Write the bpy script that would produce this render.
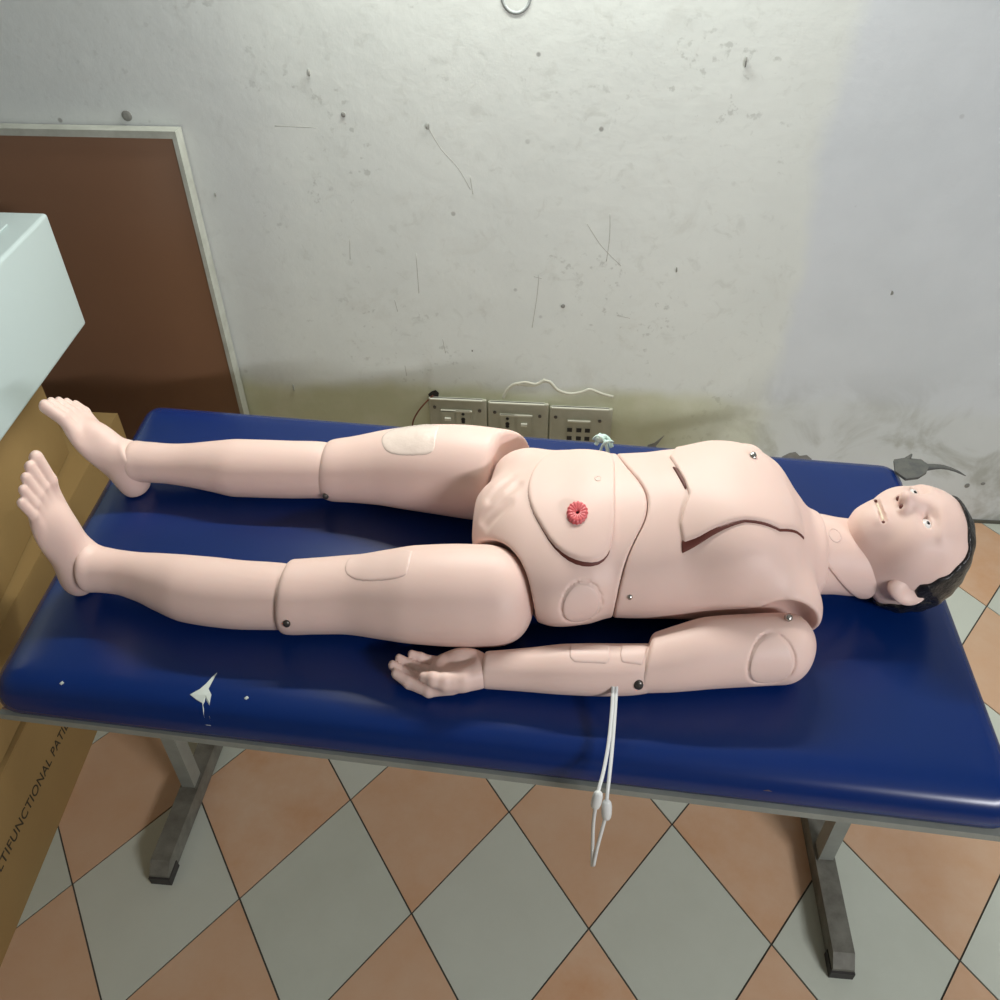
import bpy, math, random
import numpy as np
from mathutils import Matrix, Vector

for o in list(bpy.data.objects):
    bpy.data.objects.remove(o)
scene = bpy.context.scene
COL = scene.collection
random.seed(7); RNG = np.random.default_rng(7)

# ---------------------------------------------------------------- camera
F_PX = 870.0
YAW, PITCH, ROLL = -0.09696, -0.70815, -0.01266
CAM_POS = (0.39543, -0.89935, 1.58223)
def cam_axes():
    cy, sy = math.cos(YAW), math.sin(YAW); cp, sp = math.cos(PITCH), math.sin(PITCH)
    cr, sr = math.cos(ROLL), math.sin(ROLL)
    f = Vector((sy*cp, cy*cp, sp)); r = Vector((cy, -sy, 0)); u = r.cross(f)
    return cr*r + sr*u, -sr*r + cr*u, f
_r, _u, _f = cam_axes()
cam = bpy.data.cameras.new('camera'); cam.sensor_width = 36; cam.lens = 36*F_PX/1000
cam.clip_start = 0.02
camo = bpy.data.objects.new('camera', cam); COL.objects.link(camo)
camo.matrix_world = Matrix(((_r.x, _u.x, -_f.x, CAM_POS[0]), (_r.y, _u.y, -_f.y, CAM_POS[1]),
                            (_r.z, _u.z, -_f.z, CAM_POS[2]), (0, 0, 0, 1)))
scene.camera = camo

# ---------------------------------------------------------------- world, lamps, exposure
w = bpy.data.worlds.new('world'); scene.world = w; w.use_nodes = True
w.node_tree.nodes['Background'].inputs[0].default_value = (0.9, 0.95, 1.0, 1)
w.node_tree.nodes['Background'].inputs[1].default_value = 0.03
def area(name, loc, target, sx, sy, power, col):
    l = bpy.data.lights.new(name, 'AREA'); l.shape = 'RECTANGLE'; l.size = sx; l.size_y = sy
    l.energy = power; l.color = col
    o = bpy.data.objects.new(name, l); COL.objects.link(o); o.location = loc
    d = Vector(target) - Vector(loc)
    o.rotation_euler = d.to_track_quat('-Z', 'Y').to_euler()
    return o
area('wall_tube_lamp', (0.30, 0.84, 1.80), (0.30, 0.15, 0.62), 0.95, 0.05, 14.5, (0.99, 1.0, 0.94))
area('opposite_tube_lamp', (2.05, -1.75, 1.80), (0.3, 0.5, 0.6), 0.9, 0.06, 31.0, (0.975, 0.97, 1.0))
vs = scene.view_settings
scene.display_settings.display_device = 'sRGB'
vs.view_transform = 'Standard'; vs.look = 'None'; vs.gamma = 1; vs.use_curve_mapping = False
vs.exposure = 0.55

# ---------------------------------------------------------------- helpers
ZT = 0.62          # top of the couch mattress
SX = 0.75          # proportion of lengths along the couch
MAT = {}
def mat(name, col, rough=0.5, noise=0.0, nscale=8.0, col2=None, bump=0.0, bscale=60.0, spec=0.5, sss=0.0, metal=0.0, coat=0.0):
    m = bpy.data.materials.new(name); m.use_nodes = True
    nt = m.node_tree; b = nt.nodes['Principled BSDF']
    b.inputs['Base Color'].default_value = (*col, 1); b.inputs['Roughness'].default_value = rough
    b.inputs['Specular IOR Level'].default_value = spec; b.inputs['Metallic'].default_value = metal
    b.inputs['Coat Weight'].default_value = coat
    if sss:
        b.inputs['Subsurface Weight'].default_value = sss
        b.inputs['Subsurface Radius'].default_value = (0.012, 0.005, 0.003)
        b.inputs['Subsurface Scale'].default_value = 1.0
    tc = nt.nodes.new('ShaderNodeTexCoord')
    if noise:
        n = nt.nodes.new('ShaderNodeTexNoise'); n.inputs['Scale'].default_value = nscale
        n.inputs['Detail'].default_value = 8; n.inputs['Roughness'].default_value = 0.65
        nt.links.new(tc.outputs['Object'], n.inputs['Vector'])
        mr = nt.nodes.new('ShaderNodeMapRange'); mr.inputs[1].default_value = 0.3; mr.inputs[2].default_value = 0.7
        mr.inputs[3].default_value = 0; mr.inputs[4].default_value = noise
        nt.links.new(n.outputs['Fac'], mr.inputs[0])
        mx = nt.nodes.new('ShaderNodeMix'); mx.data_type = 'RGBA'
        mx.inputs[6].default_value = (*col, 1); mx.inputs[7].default_value = (*(col2 or tuple(c*0.6 for c in col)), 1)
        nt.links.new(mr.outputs[0], mx.inputs[0]); nt.links.new(mx.outputs[2], b.inputs['Base Color'])
    if bump:
        n2 = nt.nodes.new('ShaderNodeTexNoise'); n2.inputs['Scale'].default_value = bscale; n2.inputs['Detail'].default_value = 5
        nt.links.new(tc.outputs['Object'], n2.inputs['Vector'])
        bp = nt.nodes.new('ShaderNodeBump'); bp.inputs['Strength'].default_value = bump; bp.inputs['Distance'].default_value = 0.004
        nt.links.new(n2.outputs['Fac'], bp.inputs['Height']); nt.links.new(bp.outputs['Normal'], b.inputs['Normal'])
    MAT[name] = m
    return m

SKIN = mat('skin_vinyl', (0.765, 0.560, 0.490), 0.47, 0.25, 5, (0.765, 0.575, 0.50), sss=0.12, spec=0.3)
PAD = mat('pad_skin', (0.755, 0.555, 0.49), 0.46, sss=0.12, spec=0.4)
PADT = mat('pad_clear', (0.79, 0.66, 0.58), 0.12, coat=0.4, bump=1.0, bscale=22)
CAVITY = mat('cavity_red', (0.11, 0.022, 0.013), 0.6)
STOMA = mat('stoma_pink', (0.62, 0.09, 0.10), 0.35, 0.5, 90, (0.75, 0.2, 0.2))
HAIR = mat('hair_paint', (0.006, 0.006, 0.007), 0.30, 0.8, 60, (0.022, 0.021, 0.022), bump=0.8, bscale=120)
EYEW = mat('eye_white', (0.75, 0.72, 0.7), 0.15)
IRIS = mat('iris_dark', (0.015, 0.012, 0.015), 0.1)
TEETH = mat('teeth', (0.75, 0.68, 0.52), 0.3)
LIP = mat('mouth_dark', (0.12, 0.03, 0.02), 0.5)
BROW = mat('brow_paint', (0.30, 0.22, 0.20), 0.6)
STEEL = mat('screw_steel', (0.55, 0.53, 0.5), 0.25, metal=1.0)
SCREWD = mat('screw_dark', (0.12, 0.11, 0.1), 0.35, metal=0.8)
VINYL = mat('blue_vinyl', (0.001, 0.0175, 0.122), 0.27, 0.5, 3, (0.002, 0.021, 0.102), bump=0.05, bscale=8, spec=0.42)
FOAM = mat('torn_foam', (0.55, 0.6, 0.55), 0.8)
TORN = mat('torn_fabric', (0.12, 0.12, 0.105), 0.85, 0.7, 60, (0.05, 0.055, 0.06))
FRAME = mat('grey_frame', (0.27, 0.29, 0.26), 0.45, 0.6, 14, (0.16, 0.17, 0.15), metal=0.1)
FOOTM = mat('dirty_foot', (0.19, 0.19, 0.16), 0.6, 0.8, 30, (0.07, 0.065, 0.05))
RUBBER = mat('rubber', (0.035, 0.033, 0.03), 0.7)
TIE = mat('nylon', (0.72, 0.74, 0.72), 0.35)
TIE2 = mat('nylon_green', (0.60, 0.78, 0.72), 0.4)
CARD = mat('cardboard', (0.31, 0.20, 0.072), 0.8, 0.4, 9, (0.26, 0.165, 0.06))
INK = mat('ink', (0.03, 0.022, 0.012), 0.8)
FOAMBOX = mat('white_foam_box', (0.52, 0.62, 0.61), 0.3, bump=0.1, bscale=30)
BROWN = mat('brown_laminate', (0.245, 0.130, 0.075), 0.38, 0.4, 3, (0.20, 0.105, 0.06))
EDGE = mat('edge_strip', (0.50, 0.52, 0.46), 0.5, 0.8, 20, (0.34, 0.35, 0.30))
PLATE = mat('switch_plate', (0.50, 0.50, 0.40), 0.5, 0.6, 25, (0.36, 0.36, 0.27))
SWITCH = mat('switch_white', (0.72, 0.72, 0.62), 0.4)
BLACK = mat('black', (0.01, 0.01, 0.01), 0.6)
WIRE = mat('wire_red', (0.16, 0.045, 0.02), 0.5)
PLASTER = mat('plaster_edge', (0.66, 0.66, 0.55), 0.8)
GREYP = mat('grey_plaster', (0.27, 0.275, 0.25), 0.9, 0.7, 50, (0.15, 0.15, 0.14))

def link(name, me, parent=None, m=None, smooth=False, **props):
    o = bpy.data.objects.new(name, me); COL.objects.link(o)
    if parent is not None: o.parent = parent
    if m is not None and me is not None:
        me.materials.clear(); me.materials.append(m)
    if smooth and me is not None:
        me.polygons.foreach_set('use_smooth', [True]*len(me.polygons))
    for k, v in props.items(): o[k] = v
    return o
def pyd(name, v, f, parent=None, m=None, smooth=False, **props):
    me = bpy.data.meshes.new(name); me.from_pydata([tuple(map(float, a)) for a in v], [], f); me.update()
    return link(name, me, parent, m, smooth, **props)
def empty(name, loc, **props):
    o = bpy.data.objects.new(name, None); COL.objects.link(o); o.location = loc; o.empty_display_size = 0.05
    for k, v in props.items(): o[k] = v
    bpy.context.view_layer.update()
    return o
def merge(parts):
    V, Fc, n = [], [], 0
    for v, f in parts:
        V += list(v); Fc += [tuple(i+n for i in q) for q in f]; n += len(v)
    return V, Fc
def hexa(c):      # 8 corners: 4 bottom ccw, 4 top ccw
    return c, [(3,2,1,0), (4,5,6,7), (0,1,5,4), (1,2,6,5), (2,3,7,6), (3,0,4,7)]
def box(x0, x1, y0, y1, z0, z1):
    return hexa([(x0,y0,z0),(x1,y0,z0),(x1,y1,z0),(x0,y1,z0),(x0,y0,z1),(x1,y0,z1),(x1,y1,z1),(x0,y1,z1)])
def prism(poly, z0, z1, bev=0.0):    # poly ccw in xy
    n = len(poly); c = np.mean(poly, 0)
    rings = [(poly, z0), (poly, z1-bev)]
    if bev:
        rings.append(([((np.array(q)-c)*(1-bev/np.linalg.norm(np.array(q)-c)*1.4)+c) for q in poly], z1))
    v = [(q[0], q[1], z) for r, z in rings for q in r]
    f = [tuple(range(n-1, -1, -1)), tuple(range(n*(len(rings)-1), n*len(rings)))]
    for k in range(len(rings)-1):
        for i in range(n):
            j = (i+1) % n; f.append((k*n+i, k*n+j, (k+1)*n+j, (k+1)*n+i))
    return v, f
def sweep(pts, rad, seg=8, flat=1.0, up=None):   # tube along points
    pts = [Vector(p) for p in pts]; v, f = [], []
    rads = rad if hasattr(rad, '__len__') else [rad]*len(pts)
    prev = Vector(up) if up else None
    for i, p in enumerate(pts):
        t = (pts[min(i+1, len(pts)-1)] - pts[max(i-1, 0)]).normalized()
        a = prev if prev is not None else (Vector((0,0,1)) if abs(t.z) < 0.9 else Vector((1,0,0)))
        n = (a - t*a.dot(t)).normalized(); b = t.cross(n); prev = n
        for k in range(seg):
            an = 2*math.pi*k/seg
            v.append(p + n*math.cos(an)*rads[i]*flat + b*math.sin(an)*rads[i])
    for i in range(len(pts)-1):
        for k in range(seg):
            l = (k+1) % seg; f.append((i*seg+k, i*seg+l, (i+1)*seg+l, (i+1)*seg+k))
    f.append(tuple(range(seg-1, -1, -1))); f.append(tuple(range((len(pts)-1)*seg, len(pts)*seg)))
    return v, f
def lathe(prof, seg=16):      # prof (r,h) about z
    v, f = [], []
    for r, h in prof:
        for k in range(seg):
            a = 2*math.pi*k/seg; v.append((r*math.cos(a), r*math.sin(a), h))
    for i in range(len(prof)-1):
        for k in range(seg):
            l = (k+1) % seg; f.append((i*seg+k, i*seg+l, (i+1)*seg+l, (i+1)*seg+k))
    f.append(tuple(range(seg-1, -1, -1))); f.append(tuple(range((len(prof)-1)*seg, len(prof)*seg)))
    return v, f
def smooth_pts(pts, n=6):
    P = [np.array(p, float) for p in pts]; out = []
    for i in range(len(P)-1):
        p0, p1, p2, p3 = P[max(i-1, 0)], P[i], P[i+1], P[min(i+2, len(P)-1)]
        for k in range(n):
            t = k/n
            out.append(0.5*(2*p1 + (p2-p0)*t + (2*p0-5*p1+4*p2-p3)*t*t + (3*p1-p0-3*p2+p3)*t**3))
    out.append(P[-1]); return out

#SDF-BEGIN
# ---------------------------------------------------------------- distance fields for the mannequin
def pchip_lut(x, y, N=600):
    x = np.asarray(x, float); y = np.asarray(y, float)
    h = np.diff(x); d = np.diff(y)/h; m = np.zeros_like(y)
    m[0], m[-1] = d[0], d[-1]
    for i in range(1, len(x)-1):
        if d[i-1]*d[i] > 0:
            w1 = 2*h[i]+h[i-1]; w2 = h[i]+2*h[i-1]; m[i] = (w1+w2)/(w1/d[i-1]+w2/d[i])
    t = np.linspace(x[0], x[-1], N); k = np.clip(np.searchsorted(x, t)-1, 0, len(h)-1)
    s = (t-x[k])/h[k]
    r = ((1+2*s)*(1-s)**2)*y[k] + s*(1-s)**2*h[k]*m[k] + s*s*(3-2*s)*y[k+1] + s*s*(s-1)*h[k]*m[k+1]
    return t, r
class Tube:
    """limb along X: rows of X, cy, cz, ry, rz_top, rz_bottom"""
    def __init__(self, rows):
        R = np.array(rows, float); self.l = [pchip_lut(R[:,0], R[:,i]) for i in range(1, 6)]
    def __call__(self, X, Y, Z):
        cy, cz, ry, rt, rb = [np.interp(X, *l) for l in self.l]
        dy = Y-cy; dz = Z-cz; rz = np.where(dz > 0, rt, rb)
        q = np.sqrt((dy/ry)**2+(dz/rz)**2); g = np.sqrt((dy/ry**2)**2+(dz/rz**2)**2)
        return q*(q-1)/np.maximum(g, 1e-6)
def smin(a, b, k):
    h = np.clip(0.5+0.5*(b-a)/k, 0, 1); return b*(1-h)+a*h-k*h*(1-h)
def smax(a, b, k): return -smin(-a, -b, k)
def ell(X, Y, Z, c, r):
    dx, dy, dz = X-c[0], Y-c[1], Z-c[2]
    q = np.sqrt((dx/r[0])**2+(dy/r[1])**2+(dz/r[2])**2); g = np.sqrt((dx/r[0]**2)**2+(dy/r[1]**2)**2+(dz/r[2]**2)**2)
    return q*(q-1)/np.maximum(g, 1e-6)
def cap(X, Y, Z, a, b, ra, rb):
    a = np.array(a, float); b = np.array(b, float); d = b-a; L = d@d
    t = np.clip(((X-a[0])*d[0]+(Y-a[1])*d[1]+(Z-a[2])*d[2])/L, 0, 1)
    return np.sqrt((X-a[0]-t*d[0])**2+(Y-a[1]-t*d[1])**2+(Z-a[2]-t*d[2])**2)-(ra+(rb-ra)*t)
def chain(X, Y, Z, pts, rs, k=0.004):
    d = None
    for i in range(len(pts)-1):
        e = cap(X, Y, Z, pts[i], pts[i+1], rs[i], rs[i+1]); d = e if d is None else smin(d, e, k)
    return d
def chaikin(P, n=2):
    P = np.asarray(P, float)
    for _ in range(n):
        Q = np.roll(P, -1, 0); P = np.stack([.75*P+.25*Q, .25*P+.75*Q], 1).reshape(-1, 2)
    return P
def poly2(U, V, P):           # signed distance to a 2-D polygon
    P = np.asarray(P, float); n = len(P); d = np.full(U.shape, 1e9); s = np.ones(U.shape)
    for i in range(n):
        a, b = P[i], P[i-1]; e = b-a; wx, wy = U-a[0], V-a[1]
        t = np.clip((wx*e[0]+wy*e[1])/(e@e), 0, 1)
        d = np.minimum(d, (wx-e[0]*t)**2+(wy-e[1]*t)**2)
        c1 = V >= a[1]; c2 = V < b[1]; c3 = e[0]*wy > e[1]*wx
        s = np.where((c1 & c2 & c3) | (~c1 & ~c2 & ~c3), -s, s)
    return s*np.sqrt(d)

# trunk shared by pelvis and chest
TRUNK = Tube([
 [0.36, .055,.080,.055,.050,.060],[0.40, .055,.085,.100,.070,.080],[0.46, .052,.088,.150,.082,.087],
 [0.52, .047,.090,.164,.090,.090],[0.58, .045,.092,.154,.098,.092],[0.63, .048,.095,.142,.098,.095],
 [0.68, .048,.098,.142,.100,.098],[0.74, .050,.101,.142,.106,.101],[0.80, .050,.102,.142,.108,.102],
 [0.87, .050,.102,.142,.104,.102],[0.93, .050,.098,.134,.093,.098],[0.97, .046,.088,.098,.074,.088],
 [1.00, .046,.082,.070,.054,.078],[1.04, .048,.078,.055,.048,.060]])
def waist_cut(X, Y, Z): return X-(0.628+0.050*np.exp(-((Y-0.005)/0.075)**2)*np.clip((Z-0.08)/0.1, 0, 1))

LEGS = {
 'near': dict(thigh=Tube([
   [0.00,-.078,.054,.050,.048,.050],[0.02,-.078,.055,.0545,.052,.054],[0.07,-.074,.056,.0555,.053,.055],[0.135,-.070,.058,.057,.056,.057],
   [0.20,-.071,.063,.064,.063,.062],[0.256,-.072,.068,.070,.068,.067],[0.354,-.071,.070,.073,.072,.069],[0.412,-.068,.070,.072,.071,.069],
   [0.46,-.066,.070,.069,.070,.069],[0.51,-.064,.070,.064,.066,.066]]),
   shin=Tube([
   [-.415,-.046,.054,.029,.029,.029],[-.397,-.046,.054,.037,.040,.034],[-.375,-.046,.053,.0345,.034,.033],[-.34,-.047,.051,.033,.033,.033],
   [-.30,-.052,.050,.035,.036,.036],[-.25,-.060,.050,.042,.041,.044],[-.19,-.070,.051,.049,.046,.050],[-.13,-.074,.051,.051,.047,.050],
   [-.07,-.077,.052,.050,.047,.050],[-.01,-.077,.053,.048,.047,.049],[.04,-.077,.053,.045,.044,.046]]),
   yc=-.070, out=-1, xk=0.006, xa=-.402, hip=0.484),
 'far': dict(thigh=Tube([
   [-.01,.212,.053,.048,.046,.049],[0.01,.212,.054,.053,.051,.053],[0.05,.213,.056,.056,.055,.055],[0.11,.214,.061,.063,.061,.060],
   [0.17,.210,.067,.070,.067,.066],[0.23,.205,.072,.075,.072,.071],[0.336,.195,.075,.078,.077,.074],[0.40,.190,.075,.077,.076,.074],[0.48,.185,.074,.070,.072,.070]]),
   shin=Tube([
   [-.465,.208,.052,.030,.030,.030],[-.447,.208,.053,.037,.037,.035],[-.425,.209,.053,.0355,.035,.034],[-.38,.211,.051,.035,.034,.034],
   [-.33,.212,.049,.037,.037,.037],[-.27,.212,.049,.043,.043,.044],[-.21,.211,.050,.050,.047,.050],[-.15,.211,.051,.050,.047,.050],
   [-.09,.211,.052,.049,.047,.050],[-.03,.212,.053,.048,.047,.049],[.02,.212,.053,.045,.044,.046]]),
   yc=.195, out=1, xk=-.012, xa=-.452, hip=0.368)}
def thigh(s, X, Y, Z):
    L = LEGS[s]; d = L['thigh'](X, Y, Z)
    d = smax(d, (L['xk']-X)+0.10*(Z-0.05), 0.010)
    if s == 'near':
        e = X-(L['hip']-0.22*(Y-L['yc']))
        return smax(d, e*0.95, 0.085)
    e = X-(L['hip']+0.25*(Y-.13)+14*np.maximum(0, Y-.195)**2)
    return smax(d, e*0.9, 0.020)
def shin(s, X, Y, Z):
    L = LEGS[s]; d = L['shin'](X, Y, Z)
    return smax(smax(d, (L['xa']-X)-0.15*(Z-.05), 0.008), X-0.03, 0.01)

ARMS = {
 'near': dict(upper=Tube([
   [0.655,-.158,.040,.034,.036,.036],[0.70,-.150,.043,.040,.039,.040],[0.735,-.144,.046,.044,.043,.044],[0.793,-.134,.050,.048,.048,.048],
   [0.868,-.127,.054,.047,.048,.052],[0.93,-.122,.056,.046,.047,.053],[0.99,-.118,.056,.040,.043,.048]]),
   fore=Tube([
   [0.395,-.169,.028,.025,.024,.025],[0.42,-.168,.029,.026,.025,.027],[0.473,-.166,.031,.029,.028,.030],[0.549,-.164,.035,.034,.033,.034],
   [0.608,-.162,.036,.035,.034,.035],[0.66,-.160,.038,.034,.034,.035],[0.71,-.155,.040,.031,.032,.033]]), elb=(0.680, 0.75), wrist=0.398, sh=0.985),
 'far': dict(upper=Tube([
   [0.66,.228,.040,.034,.034,.036],[0.72,.226,.046,.042,.041,.044],[0.793,.220,.054,.046,.045,.048],
   [0.868,.212,.072,.048,.048,.052],[0.92,.204,.080,.046,.048,.053],[0.98,.198,.080,.036,.040,.048]]),
   fore=Tube([
   [0.40,.262,.026,.024,.023,.025],[0.473,.255,.028,.027,.026,.028],[0.549,.248,.030,.030,.029,.030],
   [0.63,.238,.034,.032,.031,.034],[0.70,.230,.038,.031,.032,.033]]), elb=(0.672, 0.3), wrist=0.402, sh=0.956)}
DELT = ((.894,-.163,.072), (.040,.05,.036)); HIPP = ((.567,-.110,.104), (.036,.05,.034))
def groove(d, X, Y, Z, c, r, wd=.0014, dp=.0028):
    return smax(d, -smax(np.abs(ell(X, Y, Z, c, r))-wd, np.abs(d)-dp, .0006), .0012)
def upper_arm(s, X, Y, Z):
    A = ARMS[s]; d = A['upper'](X, Y-.004, Z) if s == 'near' else A['upper'](X-.012, Y-.008, Z-.008)
    y0 = -.16 if s == 'near' else .23
    d = smax(d, (A['elb'][0]-X)+A['elb'][1]*0.35*(Y-y0)+0.12*(Z-.04), 0.008)
    return smax(d, X-A['sh'], 0.055)
def forearm(s, X, Y, Z):
    A = ARMS[s]; d = A['fore'](X, Y-.004 if s == 'near' else Y, Z)
    return smax(smax(d, A['wrist']-X, 0.006), X-(A['elb'][0]+0.028), 0.02)

def trunk_full(X, Y, Z):
    d = TRUNK(X, Y, Z)
    # shoulders and trapezius
    d = smin(d, ell(X, Y, Z, (0.936, -.070, .078), (.062, .052, .060)), 0.04)
    d = smin(d, ell(X, Y, Z, (0.895, .150, .085), (.050, .045, .055)), 0.04)
    d = smin(d, cap(X, Y, Z, (0.94, .042, .082), (1.02, .045, .072), .060, .052), 0.03)
    # pectoral swell and rib arch
    d = smin(d, ell(X, Y, Z, (0.845, -.01, .148), (.080, .068, .052)), 0.05)
    d = smin(d, ell(X, Y, Z, (0.845, .100, .146), (.080, .062, .050)), 0.05)
    return d
def chest(X, Y, Z):
    d = trunk_full(X, Y, Z)
    d = smax(d, -waist_cut(X, Y, Z), 0.003)
    d = smax(d, X-1.022, 0.012)
    d = smax(d, -(upper_arm('near', X, Y, Z)-0.009), 0.010)
    d = smax(d, -ell(X, Y, Z, (.925, -.122, .072), (.066, .052, .060)), 0.010)
    d = smax(d, -(upper_arm('far', X, Y, Z)-0.003), 0.006)
    return d
def pelvis_full(X, Y, Z):
    d = TRUNK(X, Y, Z)
    d = smin(d, ell(X, Y, Z, (0.405, .060, .075), (.060, .042, .062)), 0.05)       # pubic mound
    d = smin(d, ell(X, Y, Z, (0.440, .150, .088), (.070, .055, .062)), 0.03)
    return d
def pelvis(X, Y, Z):
    d = pelvis_full(X, Y, Z)
    # soft groin folds by the far hip
    for k, (a, b, r) in enumerate((((.436,.062,.173),(.405,.036,.1655),.006), ((.405,.036,.1655),(.372,.016,.140),.006), ((.422,.024,.1675),(.384,.004,.140),.0055), ((.424,.084,.1705),(.384,.045,.156),.0055))):
        d = smax(d, -cap(X, Y, Z, a, b, r, r), 0.012)
    d = smax(d, -(thigh('near', X, Y, Z)-0.006), 0.006)
    d = smax(d, -(thigh('far', X, Y, Z)-0.003), 0.005)
    d = smax(d, waist_cut(X, Y, Z)+0.0012, 0.003)
    return smax(d, 0.352-X, 0.02)

HC = np.array([0.0, 0.0, 0.0])
HEAD_O = (1.19, .048, .0)
def head(X, Y, Z):
    x, y, z = X-HEAD_O[0], Y-HEAD_O[1], Z-HEAD_O[2]
    d = ell(x, y, z, (.008, 0, .094), (.089, .076, .093))                 # skull
    d = smin(d, ell(x, y, z, (.016, 0, .128), (.062, .062, .048)), .03)   # forehead
    d = smin(d, ell(x, y, z, (-.045, 0, .105), (.062, .063, .062)), .03)  # jaw
    d = smin(d, ell(x, y, z, (-.100, 0, .132), (.024, .028, .024)), .035) # chin
    d = smin(d, ell(x, y, z, (-.030, -.036, .132), (.032, .026, .030)), .025)
    d = smin(d, ell(x, y, z, (-.030, .036, .132), (.032, .026, .030)), .025)
    d = smin(d, ell(x, y, z, (-.070, 0, .148), (.028, .030, .018)), .018) # muzzle
    for s in (-1, 1):
        d = smin(d, cap(x, y, z, (.012, s*.014, .176), (.008, s*.046, .162), .007, .006), .014)   # brow
        d = smax(d, -ell(x, y, z, (-.012, s*.032, .186), (.012, .018, .014)), .014)             # socket
    d = smin(d, cap(x, y, z, (.005, 0, .171), (-.044, 0, .187), .008, .0115), .014)              # nose
    for s in (-1, 1):
        d = smin(d, ell(x, y, z, (-.046, s*.0115, .175), (.0095, .0070, .008)), .008)
    for s in (-1, 1):
        e = ell(x, y, z, (-.012, s*.031, .160), (.0175, .0185, .0165))
        d = smin(d, e, .004)                                                                     # lids
        d = smax(d, -ell(x, y, z, (-.013, s*.031, .176), (.0062, .0135, .009)), .002)            # eye opening
        d = smax(d, -ell(x, y, z, (-.0565, s*.0075, .181), (.006, .0045, .006)), .003)           # nostril
    d = smin(d, cap(x, y, z, (-.0755, -.020, .160), (-.0755, .020, .160), .0052, .0052), .006)   # upper lip
    d = smin(d, cap(x, y, z, (-.0885, -.017, .157), (-.0885, .017, .157), .0058, .0058), .006)   # lower lip
    d = smax(d, -cap(x, y, z, (-.082, -.021, .165), (-.082, .021, .165), .0048, .0048), .0015)    # mouth opening
    d = smin(d, cap(x, y, z, (-.02, 0, .055), (-.13, .002, .062), .050, .050), .03)              # nape
    return smax(d, (-.112-x)-0.75*(z-.10), .010)
def ear(s, X, Y, Z):
    x, y, z = X-HEAD_O[0], (Y-HEAD_O[1])*s, Z-HEAD_O[2]
    # tilted disc standing off the side of the head
    c, sn = math.cos(.5), math.sin(.5)
    u = x+.022; yy = y-.071; v = z-.082
    yr = c*yy+sn*(v)*.7; 
    d = np.sqrt((u/.033)**2+(v/.021)**2+(yr/.0085)**2)
    d = (d-1)*.0085
    d2 = (np.sqrt(((u-.002)/.023)**2+((v-.001)/.012)**2+((yr-.009)/.006)**2)-1)*.006
    d = smax(d, -d2, .004)
    lobe = ell(u, yr, v, (-.026, .0, .004), (.012, .007, .010))
    return smin(d, lobe, .008)

def neck(X, Y, Z):
    t = NECK(X, Y, Z)
    return smax(smax(t, (1.003-X)-0.15*(Z-.08), .006), X-1.13, .02)
NECK = Tube([[0.97,.047,.076,.058,.056,.058],[1.02,.047,.074,.057,.056,.058],[1.06,.047,.072,.055,.053,.055],[1.10,.048,.070,.055,.052,.055],[1.15,.050,.070,.055,.050,.055]])
def collar(X, Y, Z):            # overlapping throat skin
    d = NECK(X, Y, Z)-0.0035
    d = smax(d, (1.006-X), .005)
    d = smax(d, X-1.125, .01)
    return smax(d, (.112-.85*(X-1.006))-Z, .004)

FEET = {'near': dict(o=(-.392,-.038,.053), tilt=-0.03, splay=0.02, sg=1), 'far': dict(o=(-.441,.208,.068), tilt=0.74, splay=-0.21, sg=-1)}
def foot_axes(s):
    Ft = FEET[s]; t, sp = Ft['tilt'], Ft['splay']
    u = np.array([-math.sin(t), 0, math.cos(t)]); v = np.array([math.cos(t), 0, math.sin(t)]); wv = np.array([0, 1.0, 0])
    c, sn = math.cos(sp), math.sin(sp)
    Rx = np.array([[1,0,0],[0,c,-sn],[0,sn,c]])
    return Rx@np.array([u[0],u[1],u[2]]), Rx@v, Rx@wv
def foot(s, X, Y, Z):
    Ft = FEET[s]; o = Ft['o']; ua, va, wa = foot_axes(s)
    dx, dy, dz = (X-o[0])/.94, (Y-o[1])/.94, (Z-o[2])/.94
    u = dx*ua[0]+dy*ua[1]+dz*ua[2]; v = dx*va[0]+dy*va[1]+dz*va[2]; m = (dx*wa[0]+dy*wa[1]+dz*wa[2])*Ft['sg']   # m: towards big toe
    d = cap(u, v, m, (-.002, .02, 0), (0, -.03, 0), .0295, .034)                     # ankle
    d = smin(d, ell(u, v, m, (-.026, -.046, 0), (.034, .034, .031)), .02)           # heel
    d = smin(d, ell(u, v, m, (.035, -.040, 0), (.075, .034, .032)), .03)            # instep
    d = smin(d, ell(u, v*1.0, m, (.095, -.056, .002), (.065, .020, .042)), .03)     # forefoot
    te = None
    toes = [(.026,.138,.186,.0120),(.009,.142,.186,.0090),(-.006,.139,.179,.0085),(-.019,.133,.169,.0080),(-.031,.124,.156,.0080)]
    for mm, u0, u1, r in toes:
        t = chain(u, v, m, [(u0-.03, -.052, mm*.95), (u0+.010, -.048, mm*1.06), (u1+.004, -.058, mm*1.12)], [r*1.0, r*.98, r*1.02], .004)
        te = t if te is None else np.minimum(te, t)
    d = smin(d, te, .007)
    return smax(d, v-(.020 if s == 'near' else .004), .006)

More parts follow.
